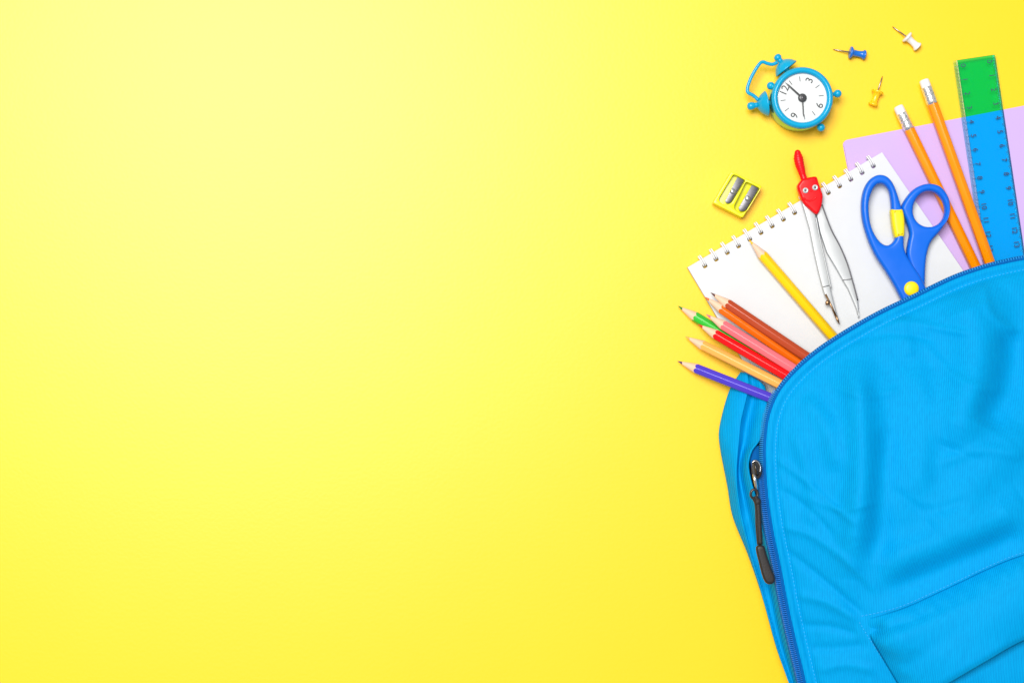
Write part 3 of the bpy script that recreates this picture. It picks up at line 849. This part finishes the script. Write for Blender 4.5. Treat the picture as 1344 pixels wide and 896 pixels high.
for (x, y) in ((233, 387), (313, 362)):
    px, py = fr.xy(*c1(x, y))
    em = MB(); em.join(lathe([(0, .0088), (.0009, .0090), (.0014, .0094), (.0019, .0092), (.0021, .0080)], 24), Matrix.Translation(Vector((px, py, 0))))
    ey = part("screw", em, M_SATIN, com)
    sl_ = MB(); sl_.join(lathe([(0, .00935), (.0006, .0093), (.0008, .0086)], 12), Matrix.Translation(Vector((px, py, 0))))
    part("screw_slot", sl_, M_BLADE, ey)
hp = [c1(176, 66), c1(182, 110), c1(192, 160), c1(205, 205), c1(218, 250), c1(232, 290)]
hr = [.0022, .0033, .0032, .0028, .0023, .0024]
pp = catmull([(*fr.xy(*p), 0.0044) for p in hp], 6, False); rr = [float(v) for v in np.interp(np.linspace(0, 1, len(pp)), np.linspace(0, 1, 6), hr)]
rr = [r * (1 + (0.05 * math.sin(i * 2.4) if i < 22 else 0)) for i, r in enumerate(rr)]
hm = tube(pp, rr, 14); hm.join(sphere(pp[0], .0022))
part("handle", hm, M_RED, com)
legL = [c1(205, 470), c1(222, 520), (1063, 300), (1069, 331), (1075, 358), (1080.3, 378), (1083.5, 389), (1090, 398), (1098, 418), (1101, 424), (1102, 421), (1096.5, 401), (1091.5, 381), (1086.5, 356), (1081, 331), (1074, 300), c1(325, 575), c1(300, 500)]
legR = [c1(320, 520), c1(340, 595), (1077.5, 305), (1086, 331), (1099, 353), (1107, 367.5), (1114, 379), (1120, 393), (1125, 405), (1128, 417), (1129.3, 416), (1127.5, 394), (1120.2, 367), (1113.5, 345), (1104.5, 323), (1092.3, 300), c1(392, 500), c1(360, 460)]
part("leg", plate(fr.loop(legL), [], 0.0016, 0.0046, 0.0009, 3), M_SATIN, com, auto=45)
part("leg", plate(fr.loop(legR), [], 0.0010, 0.0036, 0.0009, 3), M_SATIN, com, auto=45)
for pts, z in (([(1080.5, 376.5), (1091, 374)], .0047), ([(1107, 367.5), (1119.5, 366)], .0037)):
    part("joint_collar", tube([(*fr.xy(*p), z) for p in pts], 0.0003, 6), M_BLADE, com)
# raised flange along each leg
part("leg_flange", tube([(*fr.xy(*p), .0047) for p in catmull([(1071.5, 285), (1077, 315), (1085, 350), (1091, 378)], 6, False)], 0.00055, 6), M_SATIN, com)
part("leg_flange", tube([(*fr.xy(*p), .0037) for p in catmull([(1079.5, 268), (1091.5, 300), (1103.5, 323), (1112.8, 345), (1119.5, 367), (1126.8, 394)], 6, False)], 0.0005, 6), M_BLADE, com)
nd = tube([(*fr.xy(*p), .0050) for p in [(1084, 386), (1092, 402), (1098.5, 417)]], [.0007, .0007, .0008], 8)
nd.join(tube([(*fr.xy(*p), .0050) for p in [(1097.5, 414), (1100, 420), (1102.5, 426)]], [.0009, .0008, .0001], 8))
part("needle", nd, M_BRASS, com)
sx, sy = fr.xy(1086.2, 397)
tm = MB(); tm.join(lathe([(0, .0072), (.0014, .0070), (.0017, .0064), (.0012, .0060), (.0012, .0045)], 16), Matrix.Translation(Vector((sx, sy, 0))))
tm.join(tube([(sx - .0010, sy - .0016, .0060), (sx + .0010, sy + .0016, .0060)], .0007, 8))
part("thumb_screw", tm, M_BRASS, com)

# ------------------------------------------------------------------ pencil sharpener
def s3(x, y): return (x / 9.96 + 920, y / 9.96 + 210)
fr = Frame(967, 255, 0.011)
M_LIME = mat("lime_yellow_plastic", (0.72, 0.70, 0.0), 0.35, spec=0.5, coat=0.1, var=0.03)
shp = thing("pencil_sharpener", "yellow double pencil sharpener with two steel blades on the yellow surface", "sharpener", fr.loc)
ol = roundpoly([(398, 148), (800, 345), (545, 758), (155, 562)], 28)

h1 = [(425, 190), (470, 205), (572, 262), (575, 280), (400, 560), (345, 585), (290, 580), (238, 535), (240, 500)]
h2 = [(590, 285), (650, 310), (760, 365), (765, 385), (600, 655), (545, 690), (500, 690), (440, 645), (435, 600)]
body = plate(fr.loop([s3(*p) for p in ol]), [], 0.0, 0.0068, 0.0006, 2)
body.join(plate(fr.loop([s3(*p) for p in ol]), [fr.loop([s3(*p) for p in h]) for h in (roundpoly(h1, 20, 3), roundpoly(h2, 20, 3))], 0.0070, 0.0112, 0.0005, 2))
part("body", body, M_LIME, shp, auto=40)
for (b, scw) in (([(478, 222), (566, 262), (398, 545), (372, 566), (330, 558), (318, 535)], (418, 410)), ([(668, 328), (756, 370), (600, 640), (562, 668), (512, 664), (494, 625)], (612, 503))):
    part("blade", plate(fr.loop([s3(*p) for p in b]), [], 0.0094, 0.0103, 0.0002, 1), M_BLADE, shp, auto=30)
    px, py = fr.xy(*s3(*scw)); q = MB()
    q.join(lathe([(0, .0113), (.0010, .0113), (.0016, .0110), (.0019, .0104), (.0019, .0100)], 24), Matrix.Translation(Vector((px, py, 0))))
    sc_ = part("screw", q, M_STEEL, shp)
    q2 = MB(); q2.join(box(-.0013, .0013, -.0002, .0002, .01128, .01140), Matrix.Translation(Vector((px, py, 0))) @ Matrix.Rotation(1.0 + scw[0] * .01, 4, 'Z'))
    part("screw_slot", q2, M_BLADE, sc_)

# ------------------------------------------------------------------ alarm clock
def ck(x, y): return (x / 6.4 + 960, y / 6.4 + 50)
fr = Frame(*ck(600, 500), 0.022)
clk = thing("alarm_clock", "small blue twin bell alarm clock with white dial lying on its back", "clock", fr.loc)
M_CBLUE = mat("clock_blue_paint", (0.0, 0.33, 0.58), 0.25, spec=0.4, coat=0.0, var=0.02)
M_CBODY = mat("teal_metal_case", (0.30, 0.62, 0.48), 0.30, metal=0.9, var=0.03)
M_DIAL = mat("white_dial", (0.70, 0.71, 0.71), 0.6, spec=0.3)
M_INK = mat("dark_grey_ink", (0.018, 0.018, 0.020), 0.45)
M_HAND = mat("dark_grey_hand", (0.05, 0.05, 0.052), 0.35, spec=0.5)
k = fr.k; px_ = k
part("case", lathe([(0, 0), (.0165, 0), (.0198, .0008), (.0210, .0022), (.0213, .0080), (.0213, .0178), (.019, .0200)], 72), M_CBODY, clk)
Ro = 40.8 * k; Ri = 32.3 * k
part("bezel", lathe([(Ro - .0014, .0172), (Ro - .0003, .0180), (Ro, .0194), (Ro - .0005, .0212), (Ro - .0016, .0224), (Ro - .0030, .0226), (Ri + .0006, .0218), (Ri, .0206), (Ri, .0192)], 96), M_CBLUE, clk)
part("dial", lathe([(0, .0194), (Ri + .0004, .0194)], 96), M_DIAL, clk)
# dial orientation
up = Vector((-158, 67, 0)).normalized(); right = Vector((up.y, -up.x, 0))
DR = Matrix((( right.x, up.x, 0, 0), (right.y, up.y, 0, 0), (0, 0, 1, 0), (0, 0, 0, 1)))
for h, txt in ((0, "12"), (3, "3"), (6, "6"), (9, "9")):
    a = h * PI / 6; r = 25.2 * k
    q = MB(); q.join(text_mesh(txt, 0.0074), DR @ Matrix.Translation(Vector((r * math.sin(a), r * math.cos(a), .01952))))
    part("numeral", q, M_INK, clk)
tk = MB()
for h in range(12):
    if h % 3 == 0: continue
    a = h * PI / 6
    tk.join(box(-.00022, .00022, 22.0 * k, 28.5 * k, .01946, .01954), DR @ Matrix.Rotation(-a, 4, 'Z'))
part("hour_marks", tk, M_INK, clk)
def hand(name, dx, dy, wd, z, tail=0.0):
    v = Vector((dx, -dy, 0)) / 6.4 * k; L_ = v.length; ang_ = math.atan2(v.y, v.x)
    lp = [(-.0, -wd), (L_ * .8, -wd * 0.8), (L_, 0), (L_ * .8, wd * 0.8), (0, wd)]
    q = MB(); q.join(plate(lp, [], z, z + .0003, .0001, 1), Matrix.Rotation(ang_, 4, 'Z')); part(name, q, M_HAND, clk, auto=40)
hand("minute_hand", -146, -132, .00072, .01985)
hand("hour_hand", 9, 164, .00055, .02025)
part("hand_cap", lathe([(0, .0213), (.0016, .0213), (.0027, .0210), (.0030, .0205), (.0030, .0199)], 32), M_HAND, clk)
part("hand_pin", lathe([(0, .0216), (.0010, .0216), (.0012, .0212)], 16), M_BLADE, clk)
def glass_mat():
    m = bpy.data.materials.new("clear_lens"); m.use_nodes = True; nt = m.node_tree; N = nt.nodes; L = nt.links
    N.remove(N["Principled BSDF"]); out = N["Material Output"]
    t = N.new("ShaderNodeBsdfTransparent"); t.inputs[0].default_value = (0.98, 0.985, 0.985, 1)
    g = N.new("ShaderNodeBsdfGlossy"); g.inputs["Roughness"].default_value = 0.05
    f = N.new("ShaderNodeFresnel"); f.inputs[0].default_value = 1.35
    mx = N.new("ShaderNodeMixShader"); L.new(f.outputs[0], mx.inputs[0]); L.new(t.outputs[0], mx.inputs[1]); L.new(g.outputs[0], mx.inputs[2])
    L.new(mx.outputs[0], out.inputs["Surface"]); return m
part("lens", lathe([(0, .0222), (Ri * .6, .0221), (Ri + .0003, .0216)], 72), glass_mat(), clk)
# bells
zb_ = 0.0105
bell_in = []
for (mx0, my0), (ax0, ay0) in (((462, 262), (372, 142)), ((296, 551), (132, 577))):
    m0 = fr.at(*ck(mx0, my0), zb_); a0 = fr.at(*ck(ax0, ay0), zb_); d = (a0 - m0).normalized()
    M_ = axis_matrix(m0, d); rb = 16.6 * k; hb = 13.5 * k
    pr = [(rb * .93, -.0002), (rb, 0), (rb * 1.01, .0006)]
    for t in np.linspace(0.12, 1, 9): pr.append((rb * (0.55 * math.cos(t * PI / 2) + 0.45 * (1 - t) + 0.10 * t), hb * (0.6 * math.sin(t * PI / 2) + 0.4 * t)))
    pr.append((0.0001, hb * 1.01))
    inner = [(r * .93, z - .0005) for r, z in pr[3:]][::-1]
    q = MB(); q.join(lathe(inner[1:] + pr, 48), M_)
    bell = part("bell", q, M_CBLUE, clk)
    L_ = (a0 - m0).length
    q = MB(); q.join(lathe([(.0016, hb * .95), (.0021, hb * 1.08), (.0017, hb * 1.15), (.0023, hb * 1.25), (.0028, L_ - .0030), (.0024, L_ - .0009), (.0010, L_ - .0001), (0, L_)], 24), M_)
    part("finial", q, M_CBLUE, bell)
    q = MB(); q.join(lathe([(.0019, -.010), (.0019, -.0012), (.0028, -.0005), (.0019, .001), (.0012, hb * .9)], 20), M_)
    part("bell_post", q, M_CBLUE, bell)
hz = [(385, 205), (345, 222), (300, 214), (268, 202), (240, 214), (200, 270), (160, 345), (135, 420), (140, 458), (175, 478), (205, 500), (222, 522)]
part("carry_handle", tube([fr.at(*ck(*p), .0125) for p in catmull(hz, 5, False)], .00125, 10), M_CBLUE, clk)
ham = sphere(fr.at(*ck(330, 402), .0135), 5.3 * k)
ham.join(tube([fr.at(*ck(345, 408), .0130), fr.at(*ck(400, 428), .0130)], .0012, 8))
part("hammer", ham, M_CBLUE, clk)
for (fx, fy) in ((892, 468), (752, 752)):
    f0 = fr.at(*ck(fx, fy), .0130); q = sphere(f0, 5.4 * k)
    d = Vector((-f0.x, -f0.y, 0)).normalized(); q.join(tube([f0, f0 + d * .0075], .0015, 10))
    part("foot", q, M_CBLUE, clk)

# ------------------------------------------------------------------ push pins
M_NEEDLE = mat("pin_steel", (0.40, 0.33, 0.25), 0.35, metal=1.0)
def push_pin(label, colour, tip, flange, end):
    z1 = 0.0044
    t3 = P(*tip, .0010); f3 = P(*flange, z1); e3 = P(*end, .0036)
    d = (e3 - f3).normalized(); L_ = (e3 - f3).length
    o = thing("push_pin", label, "push pin", Vector((f3.x, f3.y, 0)), "push pins lying on the yellow surface")
    rel = lambda p: p - Vector((f3.x, f3.y, 0))
    pr = [(0, -.0005), (.0016, -.0004), (.0040, -.0003), (.0043, .0002), (.0041, .0010), (.0030, .0016), (.0024, .0024), (.0021, L_ * .5), (.0023, L_ * .78),
          (.0029, L_ * .93), (.0034, L_ - .0004), (.0034, L_ + .0004), (.0029, L_ + .0009), (0, L_ + .0010)]
    q = MB(); q.join(lathe(pr, 32), axis_matrix(rel(f3), d)); part("grip", q, colour, o)
    part("needle", tube([rel(f3), rel(f3 + (t3 - f3) * .85), rel(t3)], [.00050, .00046, .0001], 8), M_NEEDLE, o)
push_pin("blue push pin lying beside the alarm clock", mat("pin_blue", (0.004, 0.14, 0.58), 0.28, coat=0.2), (1093, 65), (1116, 69), (1134, 72.2))
push_pin("white push pin lying on the yellow surface", mat("pin_white", (0.74, 0.73, 0.73), 0.3, coat=0.2), (1171, 35), (1190, 48.5), (1204, 61.5))
push_pin("yellow push pin lying between the alarm clock and the pencils", mat("pin_yellow", (0.96, 0.56, 0.004), 0.35, coat=0.1, sss=0.5), (1158.3, 100), (1152, 120), (1146, 137))
